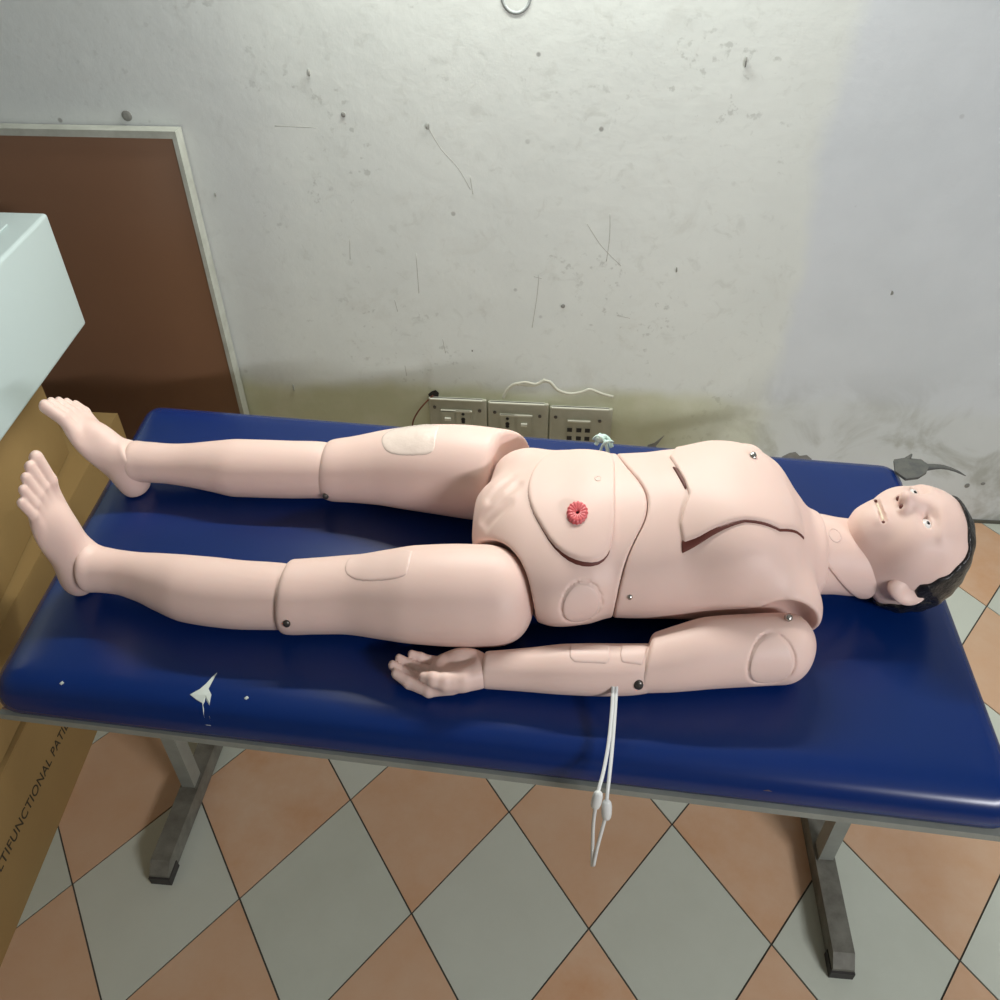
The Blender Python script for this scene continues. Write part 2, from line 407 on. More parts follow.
HANDS = {'near': dict(
   palm=[((.395,-.168,.027),(.020,.022,.017)), ((.362,-.168,.024),(.042,.034,.016)), ((.332,-.172,.022),(.030,.036,.014))],
   thenar=[(.396,-.181,.028),(.366,-.193,.031),(.335,-.202,.036),(.314,-.203,.0395),(.296,-.199,.0385)], tr=[.0145,.0155,.0122,.0108,.0082],
   fingers=[([(.345,-.196,.019),(.304,-.202,.014),(.266,-.192,.017),(.241,-.182,.023)],[.0120,.0105,.0095,.0080]),
            ([(.332,-.188,.015),(.288,-.183,.012),(.258,-.176,.017),(.233,-.169,.026)],[.0112,.0100,.0092,.0078]),
            ([(.332,-.169,.015),(.290,-.165,.013),(.262,-.160,.019),(.242,-.155,.026)],[.0110,.0096,.0088,.0074]),
            ([(.334,-.151,.017),(.302,-.148,.016),(.280,-.146,.021),(.263,-.145,.026)],[.0102,.0088,.0080,.0070])])}
def hand(s, X, Y, Z):
    H = HANDS['near']
    if s == 'far': X, Y, Z = X-.004, .096-Y, Z
    Y = (Y+.170)/.86-.174
    d = None
    for c, r in H['palm']:
        e = ell(X, Y, Z, c, r); d = e if d is None else smin(d, e, .02)
    d = smax(d, -ell(X, Y, Z, (.345,-.158,.046), (.030,.022,.014)), .015)
    d = smin(d, chain(X, Y, Z, H['thenar'], H['tr'], .005), .012)
    d = smin(d, ell(X, Y, Z, (.365,-.146,.029), (.030,.012,.013)), .012)
    f = None
    for pts, rs in H['fingers']:
        e = chain(X, Y, Z, pts, rs, .004); f = e if f is None else np.minimum(f, e)
    d = smin(d, f, .006)
    return smax(d, X-.405, .004)

def surface_nets(fn, lo, hi, h):
    lo = np.array(lo); n = np.ceil((np.array(hi)-lo)/h).astype(int)+1
    ax = [lo[i]+h*np.arange(n[i]) for i in range(3)]
    Fv = np.empty(n, np.float32)
    for i0 in range(0, n[0], 24):
        X, Y, Z = np.meshgrid(ax[0][i0:i0+24], ax[1], ax[2], indexing='ij'); Fv[i0:i0+24] = fn(X, Y, Z)
    ins = Fv < 0
    c = [ins[i:n[0]-1+i, j:n[1]-1+j, k:n[2]-1+k] for i in (0,1) for j in (0,1) for k in (0,1)]
    cnt = sum(a.astype(np.int8) for a in c); act = (cnt > 0) & (cnt < 8)
    I = np.argwhere(act); idx = -np.ones(act.shape, np.int64); idx[act] = np.arange(len(I))
    acc = np.zeros((len(I), 3)); num = np.zeros(len(I))
    cor = [(i,j,k) for i in (0,1) for j in (0,1) for k in (0,1)]
    for a in cor:
        for axx in range(3):
            if a[axx]: continue
            b = list(a); b[axx] = 1
            fa = Fv[I[:,0]+a[0], I[:,1]+a[1], I[:,2]+a[2]]; fb = Fv[I[:,0]+b[0], I[:,1]+b[1], I[:,2]+b[2]]
            x = (fa < 0) != (fb < 0); t = np.where(x, fa/np.where(x, fa-fb, 1), 0)
            pt = np.tile(np.array(a, float), (len(I), 1)); pt[:,axx] += t
            acc[x] += pt[x]; num[x] += 1
    V = lo+h*(I+acc/num[:,None])
    Q = []
    for axx in range(3):
        o1, o2 = (axx+1) % 3, (axx+2) % 3
        s0 = [slice(None)]*3; s1 = [slice(None)]*3; s0[axx] = slice(0, -1); s1[axx] = slice(1, None)
        A, B = ins[tuple(s0)], ins[tuple(s1)]
        E = np.argwhere(A != B); E = E[(E[:,o1] > 0) & (E[:,o2] > 0) & (E[:,o1] < n[o1]-1) & (E[:,o2] < n[o2]-1)]
        fl = A[E[:,0], E[:,1], E[:,2]]
        def cell(d1, d2):
            e = E.copy(); e[:,o1] -= d1; e[:,o2] -= d2; return idx[e[:,0], e[:,1], e[:,2]]
        q = np.stack([cell(1,1), cell(0,1), cell(0,0), cell(1,0)], 1)
        q[~fl] = q[~fl][:, ::-1]; Q.append(q)
    Q = np.concatenate(Q); Q = Q[(Q >= 0).all(1)]
    # one light relaxation
    for _ in range(2):
        S = np.zeros_like(V); N = np.zeros(len(V))
        for k in range(4):
            a, b = Q[:,k], Q[:,(k+1) % 4]
            np.add.at(S, a, V[b]); np.add.at(N, a, 1)
        V = V*0.5+0.5*S/np.maximum(N, 1)[:,None]
    return V, Q
#SDF-END
def sdf_part(name, fn, lo, hi, h, parent, m, origin, **props):
    """origin: scene-space location of the parent"""
    V, Q = surface_nets(lambda X, Y, Z: smax(fn(X, Y, Z), .0022-Z, .003), lo, hi, h)
    V = V*np.array([SX, 1, 1])+np.array([0, 0, ZT])-np.array(origin)
    me = bpy.data.meshes.new(name); me.vertices.add(len(V)); me.vertices.foreach_set('co', V.astype(np.float32).ravel())
    me.loops.add(Q.size); me.loops.foreach_set('vertex_index', Q.ravel().astype(np.int32))
    me.polygons.add(len(Q)); me.polygons.foreach_set('loop_start', (np.arange(len(Q))*4).astype(np.int32))
    me.polygons.foreach_set('loop_total', np.full(len(Q), 4, np.int32))
    me.update(calc_edges=True); me.validate()
    return link(name, me, parent, m, True, **props)


# ================================================================ the room
X0, X1, Y0, Y1, ZC = -1.75, 2.30, -2.90, 0.95, 2.70
def wall_material():
    m = bpy.data.materials.new('whitewash'); m.use_nodes = True; nt = m.node_tree; N = nt.nodes; L = nt.links
    b = N['Principled BSDF']; b.inputs['Roughness'].default_value = 0.75; b.inputs['Specular IOR Level'].default_value = 0.25
    tc = N.new('ShaderNodeTexCoord'); sep = N.new('ShaderNodeSeparateXYZ'); L.new(tc.outputs['Object'], sep.inputs[0])
    def noise(scale, det=6, vec=None, dist=0.0):
        n = N.new('ShaderNodeTexNoise'); n.inputs['Scale'].default_value = scale; n.inputs['Detail'].default_value = det
        n.inputs['Roughness'].default_value = 0.6; n.inputs['Distortion'].default_value = dist
        L.new(vec or tc.outputs['Object'], n.inputs['Vector']); return n.outputs['Fac']
    def rng(src, a, c, lo, hi):
        r = N.new('ShaderNodeMapRange'); r.inputs[1].default_value = a; r.inputs[2].default_value = c
        r.inputs[3].default_value = lo; r.inputs[4].default_value = hi; r.interpolation_type = 'SMOOTHSTEP'; L.new(src, r.inputs[0]); return r.outputs[0]
    def mix(fac, A, B, mode='MIX'):
        x = N.new('ShaderNodeMix'); x.data_type = 'RGBA'; x.blend_type = mode
        if hasattr(fac, 'is_linked') or not isinstance(fac, float): L.new(fac, x.inputs[0])
        else: x.inputs[0].default_value = fac
        for k, v in ((6, A), (7, B)):
            if isinstance(v, tuple): x.inputs[k].default_value = (*v, 1)
            else: L.new(v, x.inputs[k])
        return x.outputs[2]
    def math_(op, a, c=None):
        x = N.new('ShaderNodeMath'); x.operation = op
        for k, v in ((0, a), (1, c)):
            if v is None: continue
            if isinstance(v, (int, float)): x.inputs[k].default_value = v
            else: L.new(v, x.inputs[k])
        return x.outputs[0]
    col = mix(rng(noise(2.2, 8), .35, .7, 0, 1), (0.745, 0.785, 0.74), (0.695, 0.735, 0.695))
    col = mix(rng(noise(7, 8, dist=1.0), .55, .75, 0, .35), col, (0.56, 0.57, 0.51))
    col = mix(rng(noise(26, 6, dist=.8), .56, .72, 0, .30), col, (0.50, 0.52, 0.47))
    col = mix(math_('MULTIPLY', rng(noise(46, 3), .60, .70, 0, .5), rng(noise(3.1, 3), .48, .6, 0, 1)), col, (0.42, 0.44, 0.40))
    # bluer tone to the right of a soft vertical edge
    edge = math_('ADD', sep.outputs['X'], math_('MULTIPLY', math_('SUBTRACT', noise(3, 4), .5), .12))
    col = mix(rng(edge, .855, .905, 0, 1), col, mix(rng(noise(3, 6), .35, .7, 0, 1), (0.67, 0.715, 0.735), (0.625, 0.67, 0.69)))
    edge2 = math_('ADD', sep.outputs['X'], math_('MULTIPLY', math_('SUBTRACT', noise(2, 4), .5), .5))
    col = mix(rng(edge2, -.45, -.15, .55, 0), col, (0.57, 0.60, 0.60))
    # damp grey blotches low on the right
    lowr = math_('MULTIPLY', rng(sep.outputs['Z'], .18, .50, 1, 0), rng(edge, .5, 1.0, 0, 1))
    col = mix(math_('MULTIPLY', lowr, rng(noise(6, 6, dist=.6), .42, .6, 0, .65)), col, (0.30, 0.31, 0.28))
    # couch's shadow band painted into the colour at the wall foot, in olive
    lowedge = math_('ADD', sep.outputs['Z'], math_('MULTIPLY', math_('SUBTRACT', noise(2.6, 3), .5), .12))
    olive_shade = math_('MULTIPLY', rng(lowedge, .33, .385, 1, 0), rng(edge2, .55, 1.0, 1, .15))
    col = mix(math_('MULTIPLY', olive_shade, .8), col, mix(rng(noise(9, 5), .4, .65, 0, 1), (0.56, 0.58, 0.36), (0.62, 0.63, 0.43)))
    # small specks
    vo = N.new('ShaderNodeTexVoronoi'); vo.inputs['Scale'].default_value = 11; L.new(tc.outputs['Object'], vo.inputs['Vector'])
    sp = math_('MULTIPLY', rng(vo.outputs['Distance'], .035, .075, 1, 0), rng(noise(2.4, 2), .52, .6, 0, .7))
    col = mix(sp, col, (0.20, 0.20, 0.18))
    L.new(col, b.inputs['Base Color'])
    bp = N.new('ShaderNodeBump'); bp.inputs['Strength'].default_value = 0.25; bp.inputs['Distance'].default_value = 0.006
    L.new(noise(14, 8), bp.inputs['Height']); L.new(bp.outputs['Normal'], b.inputs['Normal'])
    return m
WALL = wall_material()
CEIL = mat('ceiling_paint', (0.43, 0.435, 0.42), 0.8)
T = 0.1
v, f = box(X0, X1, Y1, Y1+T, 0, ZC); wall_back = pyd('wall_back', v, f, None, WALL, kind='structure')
for nm, b_ in (('wall_left', (X0-T, X0, Y0, Y1+T, 0, ZC)), ('wall_right', (X1, X1+T, Y0, Y1+T, 0, ZC)), ('wall_front', (X0-T, X1+T, Y0-T, Y0, 0, ZC))):
    v, f = box(*b_); pyd(nm, v, f, None, CEIL, kind='structure')
v, f = box(X0-T, X1+T, Y0-T, Y1+T, ZC, ZC+T); pyd('ceiling', v, f, None, CEIL, kind='structure')

# floor: grout bed with separate diamond tiles
GROUT = mat('grout', (0.07, 0.068, 0.055), 0.9)
v, f = box(X0, X1, Y0, Y1, -0.06, -0.0025); floor = pyd('floor', v, f, None, GROUT, kind='structure')
def tile_mat(name, c1, c2, c3):
    m = mat(name, c1, 0.36, 0.95, 9, c2); nt = m.node_tree; b = nt.nodes['Principled BSDF']
    oi = nt.nodes.new('ShaderNodeObjectInfo'); mx = nt.nodes.new('ShaderNodeMix'); mx.data_type = 'RGBA'
    mr = nt.nodes.new('ShaderNodeMath'); mr.operation = 'MULTIPLY'; mr.inputs[1].default_value = 0.6
    nt.links.new(oi.outputs['Random'], mr.inputs[0]); nt.links.new(mr.outputs[0], mx.inputs[0])
    src = b.inputs['Base Color'].links[0].from_socket
    nt.links.new(src, mx.inputs[6]); mx.inputs[7].default_value = (*c3, 1); nt.links.new(mx.outputs[2], b.inputs['Base Color'])
    # cloudy glaze must differ from tile to tile
    n = [q for q in nt.nodes if q.type == 'TEX_NOISE'][0]; tc = [q for q in nt.nodes if q.type == 'TEX_COORD'][0]
    va = nt.nodes.new('ShaderNodeVectorMath'); va.operation = 'ADD'
    nt.links.new(tc.outputs['Object'], va.inputs[0])
    mu = nt.nodes.new('ShaderNodeMath'); mu.operation = 'MULTIPLY'; mu.inputs[1].default_value = 37.0
    nt.links.new(oi.outputs['Random'], mu.inputs[0]); nt.links.new(mu.outputs[0], va.inputs[1]); nt.links.new(va.outputs[0], n.inputs['Vector'])
    return m
TERRA = tile_mat('terracotta_glaze', (0.60, 0.33, 0.175), (0.68, 0.49, 0.34), (0.58, 0.39, 0.255))
PALE = tile_mat('pale_glaze', (0.55, 0.59, 0.505), (0.51, 0.545, 0.46), (0.575, 0.605, 0.535))
D = 0.424; HX, HY, GAP = D*SX/2, D/2, 0.0022
full = {}
def clip_poly(poly):
    out = poly
    for ax, lim, sg in ((1, Y1, 1), (1, Y0, -1), (0, X1, 1), (0, X0, -1)):
        res = []
        for i in range(len(out)):
            a, b = out[i-1], out[i]; ia, ib = sg*(lim-a[ax]) >= 0, sg*(lim-b[ax]) >= 0
            if ia != ib:
                t = (lim-a[ax])/(b[ax]-a[ax]); res.append((a[0]+t*(b[0]-a[0]), a[1]+t*(b[1]-a[1])))
            if ib: res.append(b)
        out = res
        if not out: break
    return out
for i in range(-7, 9):
    for j in range(-8, 4):
        for kind in (0, 1):
            cx, cy = ((i+.5)*D*SX, j*D) if kind == 0 else (i*D*SX, (j+.5)*D)
            if not (X0-HX < cx < X1+HX and -1.75 < cy < Y1+HY): continue
            m = TERRA if kind == 0 else PALE
            dia = [(cx-HX+GAP, cy), (cx, cy-HY+GAP), (cx+HX-GAP, cy), (cx, cy+HY-GAP)]
            cl = clip_poly(dia)
            if len(cl) < 3: continue
            xs = [q[0] for q in cl]; ys = [q[1] for q in cl]
            if max(xs)-min(xs) < .01 or max(ys)-min(ys) < .01: continue
            if len(cl) == 4 and max(abs(a[0]-b[0])+abs(a[1]-b[1]) for a, b in zip(sorted(cl), sorted(dia))) < 1e-9:
                if kind not in full:
                    v, f = prism([(q[0]-cx, q[1]-cy) for q in dia], -0.0025, 0.0)
                    me = bpy.data.meshes.new('tile'); me.from_pydata(v, [], f); me.materials.append(m); full[kind] = me
                o = bpy.data.objects.new('tile', full[kind]); COL.objects.link(o)
            else:
                v, f = prism([(q[0]-cx, q[1]-cy) for q in cl], -0.0025, 0.0)
                o = pyd('tile', v, f, None, m)
            o.parent = floor; o.location = (cx, cy, 0)

# wall details: peeling plaster edges, scratches, ring, dirt line
def wall_curve(name, pts, r, m, y=Y1, seg=6, flat=0.4):
    P = smooth_pts([(a, y, c) for a, c in pts], 5)
    v, f = sweep(P, r, seg, flat, up=(0, 1, 0)); return pyd(name, v, f, wall_back, m, True)
wall_curve('plaster_ridge', [(.227,.335),(.236,.358),(.258,.379),(.285,.377),(.308,.378),(.328,.390),(.345,.388),(.365,.366),(.395,.356),(.425,.362),(.446,.371),(.475,.360),(.505,.352)], [.0045]*61, PLASTER)
wall_curve('plaster_ridge', [(.262,.378),(.283,.384),(.310,.380),(.333,.395)], .005, PLASTER)
wall_curve('plaster_ridge', [(-.47,.30),(-.466,.26),(-.463,.20)], .005, PLASTER)
SCR = mat('scratch', (0.44, 0.45, 0.41), 0.8)
for pts in ([(.463,.825),(.466,.77),(.463,.715)], [(.415,.80),(.45,.75),(.496,.705)], [(.312,.678),(.308,.62),(.298,.54)], [(.300,.672),(.318,.668)], [(.497,.580),(.528,.574)],
            [(.076,.997),(.10,.955),(.135,.915),(.16,.87)], [(-.25,.995),(-.16,.993)], [(.03,.72),(.03,.62)], [(.08,.50),(.085,.46)], [(.16,.90),(.165,.86)],
            [(-.12,.75),(-.125,.70)], [(-.03,.60),(-.025,.57)], [(-.02,.42),(-.018,.39)]):
    wall_curve('scratch', pts, .0009, SCR, flat=.2)
RINGM = mat('ring_stain', (0.33, 0.36, 0.35), 0.7)
v, f = sweep([(.258+.027*math.cos(a), Y1, 1.240+.030*math.sin(a)) for a in np.linspace(0, 2*math.pi, 29)], .0035, 6, .5, up=(0,1,0)); pyd('ring_mark', v, f, wall_back, RINGM, True)
v, f = lathe([(.011, 0), (.011, .002), (.006, .003)], 14); o = pyd('filled_hole', v, f, wall_back, GREYP); o.location = (-.567, Y1, 1.010); o.rotation_euler = (math.pi/2, 0, 0)
for x, z, r in ((.076,1.0,.008),(-.413,.845,.006),(-.16,1.10,.007),(-.10,1.02,.005),(1.441,.122,.007),(1.478,.131,.006),(.70,1.13,.007),(.37,.60,.006),(-.32,.34,.007),(.62,.70,.006),(.15,.47,.004),(1.10,.66,.006)):
    v, f = lathe([(r, 0), (r*.9, .0015), (r*.4, .002)], 9); o = pyd('chip_mark', v, f, wall_back, GREYP); o.location = (x, Y1, z); o.rotation_euler = (math.pi/2, 0, random.random()*3); o.scale = (1, random.uniform(.7, 1.6), 1)
def patch(name, poly, m, y=Y1, t=.0015):     # irregular bare patch, poly in xz
    v, f = prism([(a, -c) for a, c in poly][::-1], 0, t)
    o = pyd(name, [(q[0], y-q[2], -q[1]) for q in v], [tuple(reversed(p)) for p in f], wall_back, m); return o
patch('bare_patch', [(.94,.16),(1.035,.16),(1.030,.186),(1.015,.198),(.998,.194),(.985,.206),(.970,.202),(.955,.190)], GREYP)
patch('bare_patch', [(.600,.17),(.64,.18),(.627,.205),(.645,.240),(.622,.215),(.606,.207)], GREYP)
v, f = box(X0, X1, Y1-.006, Y1, 0, .008); pyd('trim_1', v, f, None, mat('dirt_line', (0.10, 0.10, 0.08), 0.9), kind='structure')

# ================================================================ couch
couch = empty('examination_couch', (0.28, 0.09, 0), label='blue vinyl examination couch on grey steel legs under the mannequin', category='couch')
CO = np.array(couch.location)
BL, FL, FR, BR = map(np.array, ((-.437,.470), (-.388,-.228), (.974,-.297), (.990,.386)))
def quad_pt(u, v_): return (FL*(1-u)+FR*u)*(1-v_)+(BL*(1-u)+BR*u)*v_
def mattress():
    # rounded outline per level, inset as the padded edge rolls over
    C4 = [FL, FR, BR, BL]
    def ring(off):
        L = []
        for i in range(4):          # move each side inwards and intersect neighbours
            p, q = C4[i], C4[(i+1) % 4]; d = (q-p)/np.linalg.norm(q-p); n = np.array([d[1], -d[0]]); L.append((p+n*off, d))
        K = []
        for i in range(4):
            (p, d), (q, e_) = L[i-1], L[i]; M = np.array([[d[0], -e_[0]], [d[1], -e_[1]]]); t = np.linalg.solve(M, q-p); K.append(p+d*t[0])
        out = []; r = max(.040+off, .006)
        for i in range(4):
            a_, b_, c_ = K[i-1], K[i], K[(i+1) % 4]
            d1 = (a_-b_)/np.linalg.norm(a_-b_); d2 = (c_-b_)/np.linalg.norm(c_-b_); p0, p2 = b_+d1*r, b_+d2*r
            for t in np.linspace(0, 1, 7): out.append((1-t)**2*p0+2*t*(1-t)*b_+t*t*p2)
            q = c_-d2*r
            for t in np.linspace(0, 1, 30)[1:-1]: out.append(p2*(1-t)+q*t)
        return out
    prof = [(-.006,.564),(.0,.566),(.003,.574),(.003,.586),(.0,.597),(-.006,.607),(-.016,.6145),(-.028,.6182),(-.045,.6196),(-.07,.6199),(-.09,.6199)]
    V, Fc = [], []
    for off, z in prof:
        R_ = ring(off); n = len(R_); V += [(*q, z) for q in R_]
    for k in range(len(prof)-1):
        for i in range(n): j = (i+1) % n; Fc.append((k*n+i, k*n+j, (k+1)*n+j, (k+1)*n+i))
    Fc.append(tuple(range((len(prof)-1)*n, len(prof)*n))); Fc.append(tuple(range(n-1, -1, -1)))
    return [tuple(np.array(a_)-CO) for a_ in V], Fc
v, f = mattress(); mattress_o = pyd('mattress', v, f, couch, VINYL, True)
def loc(parts): 
    v, f = parts; return [tuple(np.array(a)-CO) for a in v], f
def bar(p, q, wdt, h, z0):       # horizontal bar between plan points
    p, q = np.array(p), np.array(q); d = (q-p)/np.linalg.norm(q-p); n = np.array([-d[1], d[0]])*wdt/2
    c = [p-n, q-n, q+n, p+n]
    return hexa([(*a, z0) for a in c]+[(*a, z0+h) for a in c])
ins = lambda u, v_: tuple(quad_pt(u, v_))
for p, q in ((ins(.004,.018), ins(.996,.012)), (ins(.004,.985), ins(.996,.985)), (ins(.012,.03), ins(.012,.97)), (ins(.988,.03), ins(.988,.97)), (ins(.055,.03), ins(.055,.97)), (ins(.945,.03), ins(.945,.97)), (ins(.5,.03), ins(.5,.97))):
    v, f = loc(bar(p, q, .030, .012, .551)); pyd('rail', v, f, couch, FRAME)
v, f = loc(hexa([(*quad_pt(a, b), .5635) for a, b in ((.005,.008),(.995,.008),(.995,.99),(.005,.99))]+[(*quad_pt(a, b), .5655) for a, b in ((.005,.008),(.995,.008),(.995,.99),(.005,.99))])); pyd('board', v, f, couch, BROWN)
for x, yf, yp in ((-.311, -.195, (-.012, .27)), (.903, -.255, (-.058, .22))):
    dx = .0 if x > 0 else .004
    yb = yf+.60
    # foot bar with chamfered ends
    wv, hv = .036, .046
    sec = [(yf, 0.004), (yb, 0.004), (yb, hv*.6), (yb-.02, hv), (yf+.02, hv), (yf, hv*.6)]
    V = [(x-wv/2+dx*0, a, z) for a, z in sec]+[(x+wv/2, a, z) for a, z in sec]
    Fc = [(5,4,3,2,1,0), (6,7,8,9,10,11)]+[(i, (i+1) % 6, 6+(i+1) % 6, 6+i) for i in range(6)]
    v, f = loc((V, Fc)); bar_o = pyd('foot_bar', v, f, couch, FOOTM)
    for ye in (yf-.004, yb-.034):
        v, f = loc(box(x-wv/2-.002, x+wv/2+.002, ye, ye+.038, 0, .020)); pyd('foot_pad', v, f, bar_o, RUBBER)
    for yy in yp:
        v, f = loc(box(x-.013, x+.013, yy-.016, yy+.016, hv, .5515)); pyd('leg_post', v, f, couch, FRAME)
        v, f = loc(merge([box(x-.0145, x+.0145, yy-.0175, yy+.0175, hv-.001, hv+.003)])); pyd('weld_bead', v, f, bar_o, FOOTM)
def mat_z(x, y):
    t = (x-FL[0])/(FR[0]-FL[0]); d = y-(FL[1]+t*(FR[1]-FL[1]))
    return np.interp(d, [-.003, 0, .006, .016, .026, .034], [.585, .597, .607, .6145, .6180, .6196])
def on_mat(name, poly, m, h=.0010):
    n = len(poly); P = []
    for x, y in poly:
        t = (x-FL[0])/(FR[0]-FL[0]); P.append((x, max(y, FL[1]+t*(FR[1]-FL[1])-.001)))
    c = tuple(np.mean(P, 0)); P.append(c)
    V = [(x, y, mat_z(x, y)-.004) for x, y in P]+[(x, y, mat_z(x, y)+h*(1 if k < n else 1.8)) for k, (x, y) in enumerate(P)]
    Fc = []
    for i in range(n):
        j = (i+1) % n; Fc += [(n+1+i, n+1+j, 2*n+1), (j, i, n), (i, j, n+1+j, n+1+i)]
    v, f = loc((V, Fc)); return pyd(name, v, f, mattress_o, m)
# tears and wear on the cover
on_mat('torn_cover', [(-.0965,-.216),(-.086,-.222),(-.0765,-.226),(-.0725,-.238),(-.070,-.249),(-.0630,-.250),(-.0640,-.240),(-.0665,-.226),(-.0675,-.214),(-.0745,-.205),(-.0735,-.192),(-.0715,-.178),(-.0760,-.186),(-.0800,-.197),(-.0855,-.207)], FOAM)
for x, y in ((-.281,-.210), (-.018,-.215)): on_mat('speck', [(x-.003,y-.0015),(x,y-.003),(x+.003,y),(x,y+.002)], FOAM)
on_mat('torn_nick', [(.662,-.287),(.668,-.290),(.673,-.286),(.668,-.282)], mat('nick', (.10,.07,.06), .8))
# frayed back corner
on_mat('torn_corner', [(.972,.350),(.985,.330),(1.008,.336),(1.026,.352),(1.036,.372),(1.026,.388),(.998,.390),(.978,.384)], TORN)
v, f = loc(sweep(smooth_pts([(1.03,.378,.610),(1.06,.380,.612),(1.085,.378,.607),(1.105,.372,.600)], 4), [.009,.009,.008,.007,.006,.006,.005,.005,.004,.004,.003,.002,.001], 6, .4)); pyd('frayed_strand', v, f, mattress_o, TORN, True)
v, f = loc(sweep(smooth_pts([(.990,.378,.610),(.998,.385,.615),(1.005,.390,.621),(1.010,.394,.627)], 4), [.009,.0085,.008,.0075,.007,.0065,.006,.0055,.005,.004,.003,.002,.001], 6, .35)); pyd('frayed_strand', v, f, mattress_o, TORN, True)

# ================================================================ mannequin
MO = (0.33, 0.06, ZT)
man = empty('training_mannequin', MO, label='flesh-coloured jointed nursing training mannequin lying face up on the couch', category='mannequin')
def part(name, fn, lo, hi, h, m=SKIN, parent=None, **k): return sdf_part(name, fn, lo, hi, h, parent or man, m, MO, **k)
def shell(base, mask, up, down, k=.0015):
    return lambda X, Y, Z: smax(np.maximum(base(X, Y, Z)-up, -(base(X, Y, Z)+down)), mask(X, Y, Z), k)
def ball(c, r): return lambda X, Y, Z: ell(X, Y, Z, c, r)
def screw(p, parent, m=STEEL, r=.0045, n=(0,-.6,.8)):
    v, f = lathe([(r, -.006), (r, .0), (r*.85, .0022), (r*.3, .003)], 14)
    o = pyd('screw', v, f, parent, m, True)
    o.location = (p[0]*SX-MO[0], p[1]-MO[1], p[2]); o.rotation_euler = Vector(n).to_track_quat('Z', 'Y').to_euler(); o.scale = (.85, 1, 1)
    return o
for s in ('near', 'far'):
    y0, y1 = (-.20, .03) if s == 'near' else (.09, .31)
    th = lambda X, Y, Z, s=s: thigh(s, X, Y, Z)
    tho = part('thigh', th, (-.06, y0, -.02), (.60, y1, .19), .0034)
    part('shin', lambda X, Y, Z, s=s: shin(s, X, Y, Z), (-.52, y0, -.02), (.06, y1, .14), .0032)
    part('foot', lambda X, Y, Z, s=s: foot(s, X, Y, Z), *(((-.52,-.13,-.006), (-.33,.07,.27)) if s == 'near' else ((-.63,.11,-.006), (-.38,.33,.22))), .0024)
    P = [(.137,-.035),(.131,-.055),(.131,-.075),(.140,-.087),(.165,-.096),(.20,-.100),(.235,-.101),(.252,-.099),(.257,-.092),(.256,-.040)] if s == 'near' else \
        [(.150,.245),(.130,.222),(.128,.205),(.140,.185),(.160,.174),(.20,.166),(.235,.163),(.250,.166),(.254,.175),(.252,.245)]
    P = chaikin(P, 1)
    part('injection_pad', shell(th, lambda X, Y, Z, P=P: poly2(X, Y, P), .0010, .004), (.10, y0, .05), (.29, y1, .18), .0020, PADT if s == 'far' else PAD, tho, label='smooth glossy injection pad')
    screw((.033,-.133,.060) if s == 'near' else (.006,.160,.040), tho, SCREWD, .006, (.1,-.95,.25))
part('pelvis', lambda X, Y, Z: groove(pelvis(X, Y, Z), X, Y, Z, *HIPP, .0014, .0030), (.33, -.15, -.006), (.70, .25, .21), .0026)
ABD = [(.458,.070),(.457,.041),(.467,.007),(.486,-.023),(.509,-.053),(.535,-.070),(.56,-.077),(.587,-.077),(.606,-.068),(.616,-.052),(.619,-.02),(.619,.03),(.619,.122),(.60,.142),(.56,.150),(.526,.150),(.491,.136),(.470,.110)]
ABD = chaikin(ABD, 1)
ab = part('abdomen_panel', shell(pelvis_full, lambda X, Y, Z: poly2(X, Y, ABD), .0055, .004, .004), (.44, -.10, .08), (.64, .20, .23), .0022, SKIN, label='rounded removable abdomen cover')
# dark slit below the lower edge of the abdomen cover
part('cover_gap', shell(pelvis_full, lambda X, Y, Z: np.maximum(np.abs(poly2(X, Y, ABD)+.0005)-(.0008+.0034*np.exp(-((X-.555)/.045)**2)), np.maximum(Y-.045, X-.612)), .0016, .003), (.44, -.11, .08), (.64, .05, .23), .0015, CAVITY, ab)
def stoma():
    v, f = [], []; n = 64; prof = [(.0155,-.004),(.0155,.002),(.0135,.0055),(.0105,.0062),(.0075,.0050),(.0045,.0056),(.0028,.0045),(.0020,.0005)]
    for r, h in prof:
        for k in range(n):
            a = 2*math.pi*k/n; g = 1+.025*math.cos(16*a)*(r > .006); v.append((r*g*math.cos(a), r*g*math.sin(a), h+.0006*math.cos(16*a)*(r > .006)))
    for i in range(len(prof)-1):
        for k in range(n): l = (k+1) % n; f.append((i*n+k, i*n+l, (i+1)*n+l, (i+1)*n+k))
    f.append(tuple(range((len(prof)-1)*n, len(prof)*n)))
    o = pyd('stoma', v, f, ab, STOMA, True, label='pink ridged stoma with a small dark hole')
    o.location = (.552*SX-MO[0], -.015-MO[1], .1845); o.rotation_euler = (.33, 0, 0); o.scale = (.93, 1.16, 1)
    v, f = lathe([(.0024,-.002),(.0024,.0018),(.0008,.0020)], 10); h = pyd('stoma_hole', v, f, o, BLACK)
stoma()
o = pyd('navel', *sweep([(.0042*math.cos(a), .0052*math.sin(a), 0) for a in np.linspace(0, 2*math.pi, 17)], .0011, 6), ab, SKIN, True)
o.location = (.588*SX-MO[0], .048-MO[1], .1955); o.rotation_euler = (-.03, 0, 0)
part('hip_pad', shell(pelvis_full, ball(HIPP[0], (.0335,.046,.0315)), .0010, .004, .002), (.51, -.16, .04), (.62, -.04, .16), .0020, PAD, label='round hip injection pad')
ch = part('chest', chest, (.60, -.14, -.02), (1.05, .26, .24), .0030)
screw((.652,-.092,.110), ch); screw((.873,.090,.2165), ch, STEEL, .0060, (0,-.3,.95))
